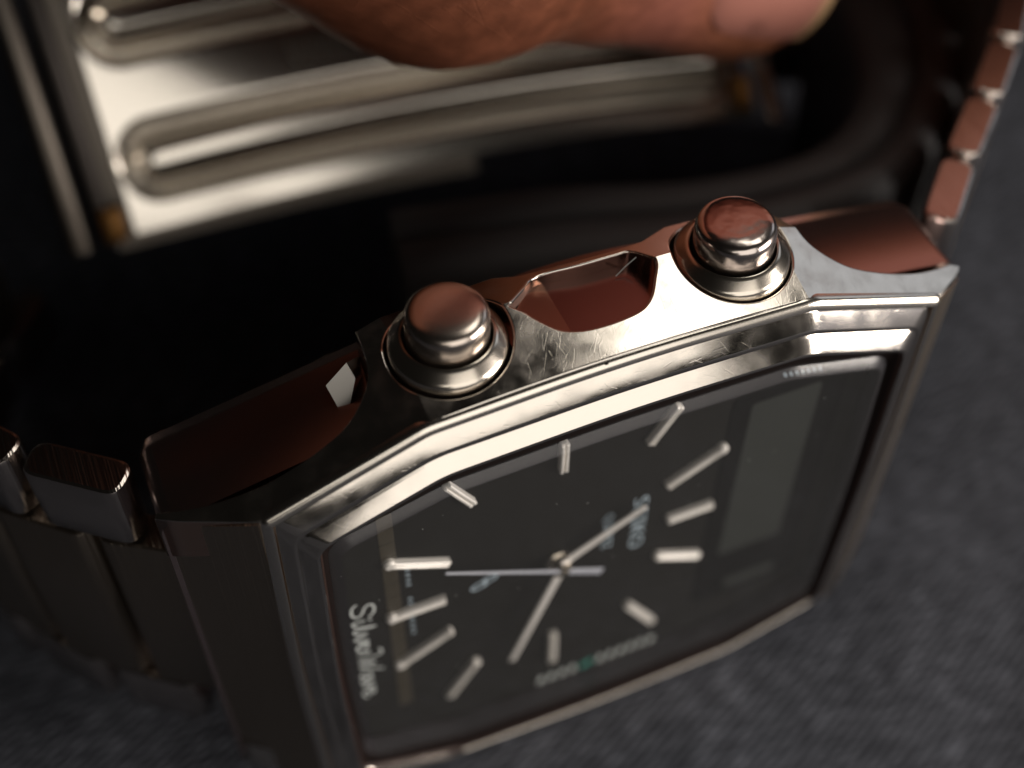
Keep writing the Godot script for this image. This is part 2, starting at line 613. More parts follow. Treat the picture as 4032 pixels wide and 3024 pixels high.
	# sloping end covers above and below the dial
	for s in [-1, 1]:
		mb = MB.new()
		var f := func(u: float, v: float) -> Vector3:
			var d := (3.5 if s < 0 else 2.3) * u
			var x: float = -12.75 - d if s < 0 else 17.15 + d
			var yh := lerpf(12.2, 10.9, u)
			return Vector3(x, CY + lerpf(yh, -yh, v if s < 0 else 1.0 - v), lerpf(0.62, -1.5 if s < 0 else -0.75, u) - 0.25 * u * u)
		sheet(mb, f, 10, 12, 0.6)
		commit("end_cover", mb, M.brushed, case_)
	mb = MB.new()
	var hx := 9.0
	loft(mb, [ring_xy(outline(rect_poly(13.5, 11.5, Vector2(CX, CY)), [5.0, 5.0, 5.0, 5.0]), 0.0, -6.5), ring_xy(outline(rect_poly(13.5, 11.5, Vector2(CX, CY)), [5.0, 5.0, 5.0, 5.0]), 0.6, -7.4)], false, true, true)
	commit("case_back", mb, M.brushed, case_)
	# pushers
	for k in 4:
		var up := 1.0 if k < 2 else -1.0
		var at := Vector3(-3.95 if k % 2 == 0 else 8.2, 0, -2.37)
		var t := Transform3D(Basis.IDENTITY, at)
		if up < 0: t = Transform3D(Basis(Vector3.RIGHT, PI), Vector3(at.x, 2.0 * CY, at.z))
		var p := Node3D.new()
		p.name = numbered("pusher", w)
		w.add_child(p)
		mb = MB.new()
		lathe(mb, [[1.72, 13.2], [1.73, 15.0], [1.75, 15.1], [1.8, 15.14], [1.86, 15.12], [1.95, 15.04], [2.22, 14.78], [2.3, 14.7], [2.35, 14.56], [2.36, 14.0], [2.2, 13.2]], t)
		commit("collar", mb, M.collar, p)
		mb = MB.new()
		lathe(mb, [[1.6, 13.2], [1.63, 15.580], [1.63, 15.980], [1.61, 16.120], [1.56, 16.250], [1.47, 16.360], [1.34, 16.430], [1.15, 16.470], [0.8, 16.500], [0.4, 16.515], [0.1, 16.520]], t)
		commit("cap", mb, M.dented if k == 1 else M.cap, p)
		if k == 1: p.set_meta("label", "dented right pusher with a scuffed cap")
		mb = MB.new()
		lathe(mb, [[1.5, 12.9], [2.47, 12.9], [2.47, 13.7], [1.5, 13.7]], t)
		commit("gasket", mb, M.gap, p)

func outline_body() -> Dictionary:
	var poly := []
	var half := [Vector2(19.6, 10.4), Vector2(10.6, 11.95), Vector2(2.2, 13.5), Vector2(-6.2, 12.05), Vector2(-16.2, 9.95)]
	for q in half: poly.append(q)
	for i in range(4, -1, -1): poly.append(Vector2(half[i].x, 2.0 * CY - half[i].y))
	return outline(poly, [0.8, 0.5, 60.0, 0.5, 0.8, 0.8, 0.5, 60.0, 0.5, 0.8], 6, 6)

func build_bezel(w: Node3D) -> void:
	var o := barrel(14.9, 12.4, 8.2, 15.05, 15.5, 0.5, 2.5)
	var ro := barrel(13.75, 11.25, 8.0, 13.55, 13.85, 1.0, 3.5)
	var ri := barrel(13.05, 10.6, 7.8, 12.7, 13.05, 1.0, 3.5)
	var cg := barrel(12.7, 10.1, 7.62, 11.7, 11.95, 1.3, 4.0)
	var mb := MB.new()
	var mix := func(a: Dictionary, b: Dictionary, t: float, z: float) -> PackedVector3Array:
		var r := PackedVector3Array()
		for i in a.p.size():
			var q: Vector2 = a.p[i].lerp(b.p[i], t)
			r.append(Vector3(q.x, q.y, z))
		return r
	# rings run from the outer foot over the ridge, the groove and the rim to the inner wall
	var ridge := [ring_xy(o, 0.02, 0.15), ring_xy(o, 0.0, 0.52), ring_xy(o, 0.03, 0.63), ring_xy(o, 0.11, 0.73), ring_xy(o, 0.24, 0.81), ring_xy(o, 0.40, 0.85), ring_xy(o, 0.46, 0.83), ring_xy(o, 0.48, 0.79)]
	loft(mb, ridge, false, false)
	commit("bezel_ridge", mb, M.ridge, w)
	mb = MB.new()
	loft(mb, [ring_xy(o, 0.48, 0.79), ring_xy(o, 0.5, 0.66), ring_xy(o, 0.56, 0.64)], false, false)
	commit("groove_line", mb, M.grime, w)  # darkened strip, so the ridge's inner wall mirrors less light
	mb = MB.new()
	var rings := [ring_xy(o, 0.56, 0.64), mix.call(o, ro, 0.40, 0.70), mix.call(o, ro, 0.44, 0.73), mix.call(o, ro, 0.85, 1.12), mix.call(o, ro, 0.89, 1.145), mix.call(o, ro, 0.94, 1.155), ring_xy(ro, 0.0, 1.15), ring_xy(ro, 0.01, 1.13), mix.call(ro, ri, 0.06, 1.16), mix.call(ro, ri, 0.12, 1.2), mix.call(ro, ri, 0.16, 1.225), mix.call(ro, ri, 0.8, 1.56), mix.call(ro, ri, 0.84, 1.58), mix.call(ro, ri, 0.93, 1.59), ring_xy(ri, 0.0, 1.575), ring_xy(ri, 0.03, 1.53)]
	loft(mb, rings, false, false)
	commit("bezel_rim", mb, M.polish, w)
	mb = MB.new()
	loft(mb, [ring_xy(ri, 0.03, 1.53), ring_xy(ri, 0.08, 1.47), ring_xy(ri, 0.14, 1.36)], false, false)
	commit("gasket_edge", mb, M.rust_line, w)
	mb = MB.new()
	loft(mb, [ring_xy(ri, 0.14, 1.36), ring_xy(ri, 0.3, 1.26), ring_xy(cg, 0.05, 1.08), ring_xy(cg, 0.0, -0.3)], false, false)
	commit("gasket", mb, M.gap, w)

func build_dirt(w: Node3D) -> void:
	# brown grime in the groove at the upper left corner, dark nicks along the rim, lint and dust
	var o := barrel(14.9, 12.4, 8.2, 15.05, 15.5, 0.5, 2.5)
	var ro := barrel(13.75, 11.25, 8.0, 13.55, 13.85, 1.0, 3.5)
	var pts := []
	for i in o.p.size():
		var q: Vector2 = o.p[i].lerp(ro.p[i], 0.42)
		if q.x < CX - 13.1 and q.y > CY + 9.0: pts.append(Vector3(q.x, q.y, 0.44))
	var mb := MB.new()
	tube(mb, pts, 0.13, 8)
	commit("grime", mb, M.rust_line, w)
	mb = MB.new()
	for q in [[-3.2, 12.75, 1.0, 0.1], [-7.7, 11.95, 1.02, 0.08], [4.9, 12.6, 1.03, 0.07], [9.6, 12.6, 1.05, 0.1], [11.2, 12.0, 1.05, 0.07], [1.3, 14.3, 0.7, 0.06]]:
		lathe(mb, [[0.2 * q[3], -0.5 * q[3]], [q[3], 0.0], [0.2 * q[3], 0.5 * q[3]]], Transform3D(Basis(Vector3.RIGHT, 1.0).scaled(Vector3(1.6, 1, 1)), Vector3(q[0], q[1], q[2])), 8)
	commit("nick", mb, M.gap, w)
	mb = MB.new()
	tube(mb, [Vector3(3.6, 14.1, -3.4), Vector3(4.1, 14.35, -3.55), Vector3(4.5, 14.75, -3.5)], 0.025, 6)
	commit("lint_fibre", mb, M.print, w)
	mb = MB.new()
	rng.seed = 19
	for k in 40:
		var x := rng.randf_range(-11.0, 17.0)
		var p := Vector3(x, rng.randf_range(-11.0, 10.0), 1.43) 
		var r := rng.randf_range(0.008, 0.022)
		lathe(mb, [[0.2 * r, -r], [r, 0.0], [0.2 * r, r]], Transform3D(Basis.IDENTITY, p), 6)
	var du := commit("dust", mb, M.print, w)
	du.set_meta("kind", "stuff")

func build_glass(w: Node3D) -> void:
	var c := barrel(12.66, 10.05, 7.6, 11.6, 11.86, 1.3, 4.0)
	var mb := MB.new()
	loft(mb, [ring_xy(c, 0.47, 1.4), ring_xy(c, 0.55, 1.415)], false, true)
	commit("crystal", mb, M.glass, w)
	mb = MB.new()
	loft(mb, [ring_xy(c, 0.0, 0.3), ring_xy(c, 0.0, 1.05), ring_xy(c, 0.02, 1.1), ring_xy(c, 0.42, 1.38), ring_xy(c, 0.47, 1.4)], false, false)
	commit("crystal_bevel", mb, M.glass_edge, w)

# ---------------------------------------------------------------- the dial
func flat_text(called: String, s: String, size_mm: float, at: Vector3, mat: Material, parent: Node, stretch := 1.0) -> void:
	var f := SystemFont.new()
	f.font_names = PackedStringArray(["Droid Sans"])
	var t := TextMesh.new()
	t.font = f
	t.text = s
	t.font_size = 64
	t.pixel_size = 0.01
	t.depth = 0.01
	t.curve_step = 2.0
	var mi := MeshInstance3D.new()
	mi.mesh = t
	mi.material_override = mat
	mi.name = numbered(called, parent)
	# text reads towards -y with its top towards +x
	var k := size_mm * S / 0.46
	mi.transform = Transform3D(Basis(Vector3(0, -stretch, 0) * k, Vector3(1, 0, 0) * k, Vector3(0, 0, 1) * k), at * S)
	parent.add_child(mi)

func ribbon(mb: MB, pts: Array, wd: float, z: float) -> void:
	# a flat stroke of print with a little thickness
	for i in pts.size() - 1:
		var a: Vector2 = pts[i]; var b: Vector2 = pts[i + 1]
		var d := (b - a).normalized() * wd * 0.5
		var s := Vector2(-d.y, d.x)
		var q := [a - d - s, b + d - s, b + d + s, a - d + s]
		var up := []
		for p in q: up.append(Vector3(p.x, p.y, z + 0.0006 * i))
		mb.quad(up[0], up[1], up[2], up[3], Vector3.BACK, Vector3.BACK, Vector3.BACK, Vector3.BACK)

func build_dial(w: Node3D) -> void:
	var d := Node3D.new()
	d.name = "dial"
	w.add_child(d)
	var c := barrel(12.8, 10.3, 7.7, 12.15, 12.4, 1.3, 4.0)
	var mb := MB.new()
	loft(mb, [ring_xy(c, 0.0, -0.4), ring_xy(c, 0.0, 0.0)], false, true)
	commit("dial_plate", mb, M.dial, d)
	# hour markers: bright bars with a groove down the middle, the four at the six end with a foot
	var ends := [[12, 8.0, 5.6], [1, 9.0, 6.1], [2, 11.4, 8.1], [3, 10.1, 7.2], [4, 11.3, 8.15], [5, 9.05, 6.1], [6, 7.95, 5.5], [7, 9.0, 6.05], [8, 10.35, 8.1], [9, 9.15, 7.15], [10, 10.5, 8.05], [11, 9.0, 6.05]]
	for e in ends:
		var a: float = e[0] * PI / 6.0
		var dir := Vector2(cos(a), -sin(a))
		var mid: Vector2 = dir * (e[1] + e[2]) * 0.5
		var half: float = (e[1] - e[2]) * 0.5
		var t := Transform3D(Basis(Vector3(dir.x, dir.y, 0), Vector3(-dir.y, dir.x, 0), Vector3.BACK), Vector3(mid.x, mid.y, 0))
		mb = MB.new()
		for s in [-1.0, 1.0]:
			var o := outline(rect_poly(half - 0.02, 0.085, Vector2(0, s * 0.105)), [0.03, 0.03, 0.03, 0.03], 2, 1)
			prism(mb, o, [[0.0, 0.0], [0.0, 0.27], [0.05, 0.33]], t)
		var base := outline(rect_poly(half, 0.165), [0.05, 0.05, 0.05, 0.05], 2, 1)
		prism(mb, base, [[0.0, 0.0], [0.0, 0.2]], t)
		commit("hour_marker", mb, M.marker, d)
		if e[0] in [5, 6, 7, 11]:
			mb = MB.new()
			lathe(mb, [[0.27, 0.0], [0.27, 0.22], [0.2, 0.33], [0.02, 0.36]], Transform3D(Basis(Vector3.RIGHT, PI / 2), Vector3(dir.x * (e[1] + 0.1), dir.y * (e[1] + 0.1), 0)), 16)
			commit("marker_foot", mb, M.marker, d)
	# digital display under the twelve
	mb = MB.new()
	var fr := outline(rect_poly(2.95, 8.9, Vector2(11.0, -0.95)), [0.5, 0.5, 0.5, 0.5])
	prism(mb, fr, [[0.0, 0.005], [0.0, 0.06], [0.06, 0.1]])
	commit("display_frame", mb, M.frame, d)
	mb = MB.new()
	prism(mb, outline(rect_poly(1.75, 6.3, Vector2(10.75, 0.9)), [0.25, 0.25, 0.25, 0.25]), [[0.0, 0.06], [0.0, 0.13], [0.03, 0.14]])
	commit("display", mb, M.lcd, d)
	mb = MB.new()
	ribbon(mb, [Vector2(11.0, -8.4), Vector2(11.2, -9.1)], 0.2, 0.12)
	prism(mb, outline(rect_poly(1.45, 0.42, Vector2(11.3, -8.75)), [0.1, 0.1, 0.1, 0.1]), [[0.0, 0.1], [0.0, 0.125]])
	commit("display_caption", mb, M.lcd, d)
	# olive band of small tiles beside the six o'clock markers
	for k in 16:
		mb = MB.new()
		var y := 7.6 - k * 1.08
		var x := -7.85 + 0.0
		prism(mb, outline(rect_poly(0.34, 0.515, Vector2(x, y)), [0.05, 0.05, 0.05, 0.05], 2, 1), [[0.0, 0.0], [0.0, 0.03], [0.03, 0.04]])
		commit("band_tile", mb, M.band, d)
	# hands
	var pin := MB.new()
	lathe(pin, [[0.62, 0.0], [0.62, 0.25], [0.5, 0.34], [0.28, 0.36], [0.28, 0.7], [0.45, 0.72], [0.45, 0.86], [0.2, 0.95], [0.18, 1.05], [0.02, 1.08]], Transform3D(Basis(Vector3.RIGHT, PI / 2), Vector3.ZERO), 24)
	commit("centre_pin", pin, M.brass, d)
	var hands := [["hour_hand", Vector2(4.1, 2.5), 0.46, 0.5, 0.0, M.hand], ["minute_hand", Vector2(-2.46, -7.31), 0.66, 0.5, 0.0, M.hand], ["second_hand", Vector2(-5.68, 3.5), 0.84, 0.22, 2.3, M.second]]
	for h in hands:
		var tip: Vector2 = h[1]
		var dir := tip.normalized()
		var l := tip.length()
		mb = MB.new()
		var hw: float = h[3] * 0.5
		var poly := [Vector2(-h[4] if h[4] > 0 else -0.6, -hw * 1.1), Vector2(l, -hw * 0.7), Vector2(l, hw * 0.7), Vector2(-h[4] if h[4] > 0 else -0.6, hw * 1.1)]
		if h[4] > 0: poly = [Vector2(-h[4], -hw * 1.9), Vector2(-0.5, -hw * 1.7), Vector2(0.0, -hw), Vector2(l, -hw * 0.6), Vector2(l, hw * 0.6), Vector2(0.0, hw), Vector2(-0.5, hw * 1.7), Vector2(-h[4], hw * 1.9)]
		var rr := []
		for q in poly: rr.append(0.04)
		var t := Transform3D(Basis(Vector3(dir.x, dir.y, 0), Vector3(-dir.y, dir.x, 0), Vector3.BACK), Vector3(0, 0, h[2]))
		prism(mb, outline(poly, rr, 2, 2), [[0.0, 0.0], [0.0, 0.05], [0.05, 0.09]], t)
		commit(h[0], mb, h[5], d)
	# printing
	flat_text("maker_name", "SEIKO", 0.72, Vector3(4.12, 0.45, 0.02), M.print_blue, d, 1.65)
	flat_text("quartz_print", "QUARTZ", 0.5, Vector3(2.55, 0.65, 0.02), M.print_blue, d, 1.15)
	# the script name: strokes in a frame that reads towards -y
	mb = MB.new()
	var strokes := [
		[1.15, 1.3, 0.9, 1.62, 0.5, 1.7, 0.2, 1.45, 0.3, 1.05, 0.75, 0.75, 0.9, 0.4, 0.6, 0.05, 0.1, 0.1, -0.1, 0.4],
		[1.35, 0.85, 1.3, 0.1, 1.5, 0.05, 1.75, 0.4, 2.05, 1.6, 1.95, 0.2, 2.1, 0.05, 2.35, 0.4, 2.45, 0.9, 2.6, 0.1, 2.75, 0.1, 3.0, 0.9, 3.15, 0.7, 3.05, 0.35, 3.4, 0.55, 3.5, 0.85, 3.25, 0.85, 3.15, 0.35, 3.4, 0.05, 3.75, 0.3, 3.9, 0.85, 4.05, 0.75, 4.0, 0.1],
		[1.4, 1.25, 1.44, 1.33],
		[4.1, 1.75, 4.45, 1.85, 4.6, 1.5, 4.65, 0.1, 4.9, 0.7, 5.15, 1.2, 5.2, 0.1, 5.55, 0.9, 5.9, 1.8],
		[6.35, 0.85, 6.0, 0.8, 5.85, 0.35, 6.0, 0.05, 6.3, 0.5, 6.4, 0.85, 6.4, 0.1, 6.6, 0.15, 6.75, 0.9, 6.95, 0.1, 7.25, 0.95, 7.45, 0.5, 7.75, 0.6, 7.8, 0.85, 7.55, 0.85, 7.45, 0.35, 7.7, 0.02, 8.05, 0.3]]
	for st in strokes:
		var pts := []
		for i in range(0, st.size(), 2):
			pts.append(Vector2(-9.85 + st[i + 1] * 0.62 + 0.1 * (st[i] - 4.0) * -0.12, 1.85 - st[i] * 1.08))
		ribbon(mb, Array(plan_smooth(pts, 4)), 0.115, 0.02)
	commit("script_name", mb, M.print, d)
	# two-loop emblem above the six
	mb = MB.new()
	for lp in [[Vector2(-3.25, 0.15), 0.3, 0.2], [Vector2(-3.85, -0.15), 0.33, 0.22]]:
		var pts := []
		for i in 17:
			var a := TAU * i / 16.0
			pts.append(lp[0] + Vector2(cos(a) * lp[1], sin(a) * lp[2] + cos(a) * 0.1))
		ribbon(mb, pts, 0.11, 0.02)
	ribbon(mb, [Vector2(-3.6, 0.3), Vector2(-3.5, -0.3)], 0.1, 0.03)
	commit("emblem", mb, M.print_blue, d)
	# small print along the six and three o'clock edges
	mb = MB.new()
	rng.seed = 4
	var yy := 3.9
	while yy > -2.6:
		var l := rng.randf_range(0.18, 0.34)
		if yy > 2.0 or yy < 1.2:
			ribbon(mb, [Vector2(-7.15, yy), Vector2(-7.0, yy - l * 0.6)], 0.06, 0.015)
			ribbon(mb, [Vector2(-7.05, yy), Vector2(-7.18, yy - l * 0.5)], 0.05, 0.016)
		yy -= l + 0.16
	commit("small_print", mb, M.print_blue, d)
	mb = MB.new()
	for seg in [[-0.6, 1.5], [2.8, 5.9]]:
		var x: float = seg[0]
		while x < seg[1]:
			ribbon(mb, [Vector2(x, -12.6), Vector2(x + 0.12, -11.95), Vector2(x + 0.25, -12.55)], 0.13, 0.03)
			ribbon(mb, [Vector2(x, -12.25), Vector2(x + 0.25, -12.2)], 0.12, 0.035)
			x += 0.6
	commit("edge_print", mb, M.print, d)
	mb = MB.new()
	ribbon(mb, [Vector2(1.95, -12.4), Vector2(2.3, -12.2)], 0.42, 0.03)
	commit("edge_mark", mb, M.print_green, d)
	mb = MB.new()
	for k in 7:
		ribbon(mb, [Vector2(10.3 + k * 0.3, 8.75 - k * 0.07), Vector2(10.42 + k * 0.3, 8.5 - k * 0.07)], 0.09, 0.11)
	commit("display_legend", mb, M.print_blue, d)

# ---------------------------------------------------------------- the bracelet
func spline(pts: Array, per := 24) -> PackedVector2Array:
	return plan_smooth(pts, per)

func along(path: PackedVector2Array, dist: float) -> Array:
	var left := dist
	for i in path.size() - 1:
		var l := path[i].distance_to(path[i + 1])
		if left <= l or i == path.size() - 2:
			var d := (path[i + 1] - path[i]).normalized()
			return [path[i] + d * left, d]
		left -= l
	return []

func link_prism(mb: MB, at: Vector2, d: Vector2, half_len: float, thick: float, y0: float, y1: float, rad: float, tilt := 0.0) -> void:
	# plan profile in (along, outward); extruded in y
	var hl := half_len
	var ht := thick * 0.5
	var o := outline([Vector2(-hl, -ht), Vector2(hl, -ht), Vector2(hl, ht), Vector2(-hl, ht)], [rad, rad, rad, rad], 5, 2)
	var out := Vector2(d.y, -d.x)
	var bx := Vector3(d.x, 0, d.y)
	var by := Vector3(out.x, 0, out.y)
	var bz := bx.cross(by)
	var t := Transform3D(Basis(bx, by, bz), Vector3(at.x, 0, at.y))
	if bz.y < 0:
		prism(mb, o, rounded(-y1, -y0, 0.18), t)
	else:
		prism(mb, o, rounded(y0, y1, 0.18), t)

func build_bracelet(w: Node3D) -> void:
	var left := spline(v2([-15.6, -3.9, -18.6, -5.9, -22.0, -9.0, -25.2, -14.0, -26.0, -21.0, -23.4, -28.5, -18.5, -34.0, -15.6, -36.0]))
	var right := spline(v2([20.2, -3.9, 24.2, -7.8, 28.8, -12.0, 33.4, -16.6, 37.6, -22.0, 39.6, -28.5, 37.6, -35.0, 33.2, -38.0, 29.5, -36.5]))
	for side in 2:
		var path := left if side == 0 else right
		var total := 0.0
		for i in path.size() - 1: total += path[i].distance_to(path[i + 1])
		var pitch := 4.9
		var count := int(total / pitch) - (1 if side == 0 else 0)
		for k in count:
			var a := along(path, 3.6 + k * pitch) if side == 0 else along(path, 3.3 + k * pitch)
			var b := along(path, 1.2 + k * pitch)
			var link := Node3D.new()
			link.name = numbered("bracelet_link", w)
			w.add_child(link)
			for s in [-1, 1]:
				var mb := MB.new()
				link_prism(mb, a[0], a[1], 2.2, 1.75, 5.7 if s > 0 else -11.4, 9.5 if s > 0 else -7.6, 0.75)
				commit("outer_piece", mb, M.link, link)
			var mc := MB.new()
			link_prism(mc, b[0], b[1], 2.3, 1.75, -7.35, 5.45, 0.75)
			commit("centre_piece", mc, M.brushed, link)
			var pn := MB.new()
			var e := along(path, 2.4 + k * pitch)
			tube(pn, [Vector3(e[0].x, -11.0, e[0].y), Vector3(e[0].x, 9.1, e[0].y)], 0.45, 10)
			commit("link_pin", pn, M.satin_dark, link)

func clasp_point(u: float, off: float, h: float) -> Vector3:
	# u along the leaf, h up its tilted height, off out of its face
	var x := lerpf(-13.0, 26.2, u)
	var z := -32.2 + 0.25 * u + 4.4 * pow(maxf(u, 0.0), 2.4)
	var a := deg_to_rad(lerpf(37.0, 54.0, clampf(u, 0.0, 1.0)))
	return Vector3(x, -4.5, z) + Vector3(0, cos(a), -sin(a)) * h + Vector3(0, sin(a), cos(a)) * off

func build_clasp(w: Node3D) -> void:
	var c := Node3D.new()
	c.name = "clasp"
	w.add_child(c)
	var rib := func(u: float, y: float, yc: float) -> float:
		# long stadium-shaped emboss with a groove round it
		var x := lerpf(0.0, 42.0, u)
		var dx := maxf(maxf(2.6 - x, x - 39.6), 0.0)
		var r := sqrt(dx * dx + (y - yc) * (y - yc))
		var h := 1.0 * (1.0 - smoothstep(0.35, 1.3, r))
		h -= 0.95 * exp(-pow((r - 1.75) / 0.36, 2.0))
		return h
	var mb := MB.new()
	var f := func(u: float, v: float) -> Vector3:
		var y := lerpf(0.0, 16.0, v)
		return clasp_point(u, rib.call(u, y, 3.95) + rib.call(u, y, 12.0), y)
	sheet(mb, f, 110, 90, 0.7)
	commit("inner_leaf", mb, M.satin, c)
	# outer cover behind the leaf
	mb = MB.new()
	var g := func(u: float, v: float) -> Vector3:
		return clasp_point(lerpf(-0.03, 0.55, u), -2.0, lerpf(-1.0, 17.0, v))
	sheet(mb, g, 40, 6, 0.8)
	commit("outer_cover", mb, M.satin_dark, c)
	# hinge tubes at both ends
	for e in [[-0.04, 0.55, M.hinge], [-0.085, 0.75, M.satin_dark], [1.035, 0.6, M.satin]]:
		mb = MB.new()
		var p0 := clasp_point(e[0], -0.5, -0.3)
		var p1 := clasp_point(e[0], -0.5, 16.3)
		tube(mb, [p0, p1], e[1], 14)
		commit("hinge_tube", mb, e[2], c)
	for e in [[-0.03, 0.9], [0.985, 1.6]]:
		mb = MB.new()
		lathe(mb, [[0.6, -1.0], [0.7, -0.8], [0.7, 0.8], [0.6, 1.0]], Transform3D(Basis(Vector3.RIGHT, -0.66), clasp_point(e[0], 0.2, e[1])), 18)
		commit("hinge_pin", mb, M.rust, c)
	# stamped lettering, worn, between the ribs
	mb = MB.new()
	for k in 9:
		var u := 0.30 + k * 0.022
		for st in [[0.0, 0.9, 0.1], [0.45, 0.7, -0.2]]:
			tube(mb, [clasp_point(u + st[0] / 40.0, 0.03, 8.0 + st[1]), clasp_point(u + (st[0] + st[2]) / 40.0, 0.03, 7.3)], 0.09, 6)
	commit("stamped_mark", mb, M.satin_dark, c)

# ---------------------------------------------------------------- cloth and hand
func build_cloth() -> void:
	var f := FastNoiseLite.new()
	f.seed = 31
	f.frequency = 0.02
	var height := func(x: float, z: float) -> float:
		var y := -16.9 + 1.3 * f.get_noise_2d(x, z)
		if Vector2(x - 2.0, z + 2.0).length() < 26.0: y = minf(y, -16.4)
		return y
	var xs := []
	var zs := []
	for i in 121:
		var t := i / 60.0 - 1.0
		xs.append(20.0 + signf(t) * (70.0 * absf(t) + 230.0 * pow(absf(t), 4.0)))
		zs.append(-20.0 + signf(t) * (60.0 * absf(t) + 240.0 * pow(absf(t), 4.0)))
	var mb := MB.new()
	var P := []
	var N := []
	for x in xs:
		var row := []
		var rn := []
		for z in zs:
			row.append(Vector3(x, height.call(x, z), z))
			rn.append(Vector3(height.call(x - 0.4, z) - height.call(x + 0.4, z), 0.8, height.call(x, z - 0.4) - height.call(x, z + 0.4)).normalized())
		P.append(row)
		N.append(rn)
	for i in 120:
		for j in 120:
			mb.quad(P[i][j], P[i + 1][j], P[i + 1][j + 1], P[i][j + 1], N[i][j], N[i + 1][j], N[i + 1][j + 1], N[i][j + 1])
	var o := commit("cloth_surface", mb, M.cloth, self)
	tag(o, "dark blue-grey woven cloth lying under and behind the watch", "cloth", "structure")

func build_band() -> void:
	# outer edge, groove and inner edge of the band in plan
	var o := plan_smooth(v2([42.5, -34.0, 41.2, -27.7, 37.2, -22.1, 32.3, -17.6, 26.4, -15.2, 16.5, -15.0, 8.0, -16.8, -0.6, -18.6]), 10)
	var m := plan_smooth(v2([38.6, -34.5, 37.6, -29.2, 34.4, -23.4, 29.7, -19.1, 24.9, -17.6, 16.4, -18.3, 8.8, -20.5, 0.0, -22.4]), 10)
	var i := plan_smooth(v2([34.6, -35.0, 33.8, -30.6, 31.5, -25.0, 27.8, -21.4, 23.3, -20.2, 17.2, -20.9, 9.8, -23.4, 0.6, -25.2]), 10)
	var rings := []
	for k in o.size():
		var c := PackedVector3Array()
		var put := func(q: Vector2, y: float) -> void: c.append(Vector3(q.x, y, q.y))
		put.call(o[k].lerp(m[k], 0.1), -16.8)
		put.call(o[k], -8.0)
		for e in [[0.0, -1.6], [0.08, -0.8], [0.25, -0.2], [0.5, 0.0], [0.75, -0.15], [0.9, -0.5], [0.97, -0.9]]: put.call(o[k].lerp(m[k], e[0]), e[1])
		put.call(m[k], -1.25)
		for e in [[0.03, -0.9], [0.1, -0.6], [0.25, -0.35], [0.5, -0.3], [0.75, -0.5], [0.92, -1.0], [1.0, -1.8]]: put.call(m[k].lerp(i[k], e[0]), e[1])
		put.call(i[k], -8.0)
		put.call(i[k].lerp(m[k], 0.1), -16.8)
		rings.append(c)
	var mb := MB.new()
	loft(mb, rings, true, true)
	var b := commit("rubber_band", mb, M.rubber, self)
	tag(b, "black matt band with grooved top edge, curving inside the bracelet behind the watch", "band")

var bones := []

func sdf(p: Vector3) -> float:
	var d := 1000.0
	for b in bones:
		var a: Vector3 = b[0]
		var ab: Vector3 = b[4]
		var h: float = clampf((p - a).dot(ab) * b[5], 0.0, 1.0)
		var e: float = (p - a - ab * h).length() - lerpf(b[2], b[3], h)
		var k: float = b[6]
		if e < d + k:
			var m := clampf(0.5 + 0.5 * (d - e) / k, 0.0, 1.0)
			d = lerpf(d, e, m) - k * m * (1.0 - m)
	return d

func bone(a: Vector3, b: Vector3, ra: float, rb: float, k := 2.0) -> void:
	var ab := b - a
	bones.append([a, b, ra, rb, ab, 1.0 / maxf(ab.length_squared(), 1e-6), k])

func grad(p: Vector3) -> Vector3:
	var e := 0.25
	return Vector3(sdf(p + Vector3(e, 0, 0)) - sdf(p - Vector3(e, 0, 0)), sdf(p + Vector3(0, e, 0)) - sdf(p - Vector3(0, e, 0)), sdf(p + Vector3(0, 0, e)) - sdf(p - Vector3(0, 0, e))).normalized()

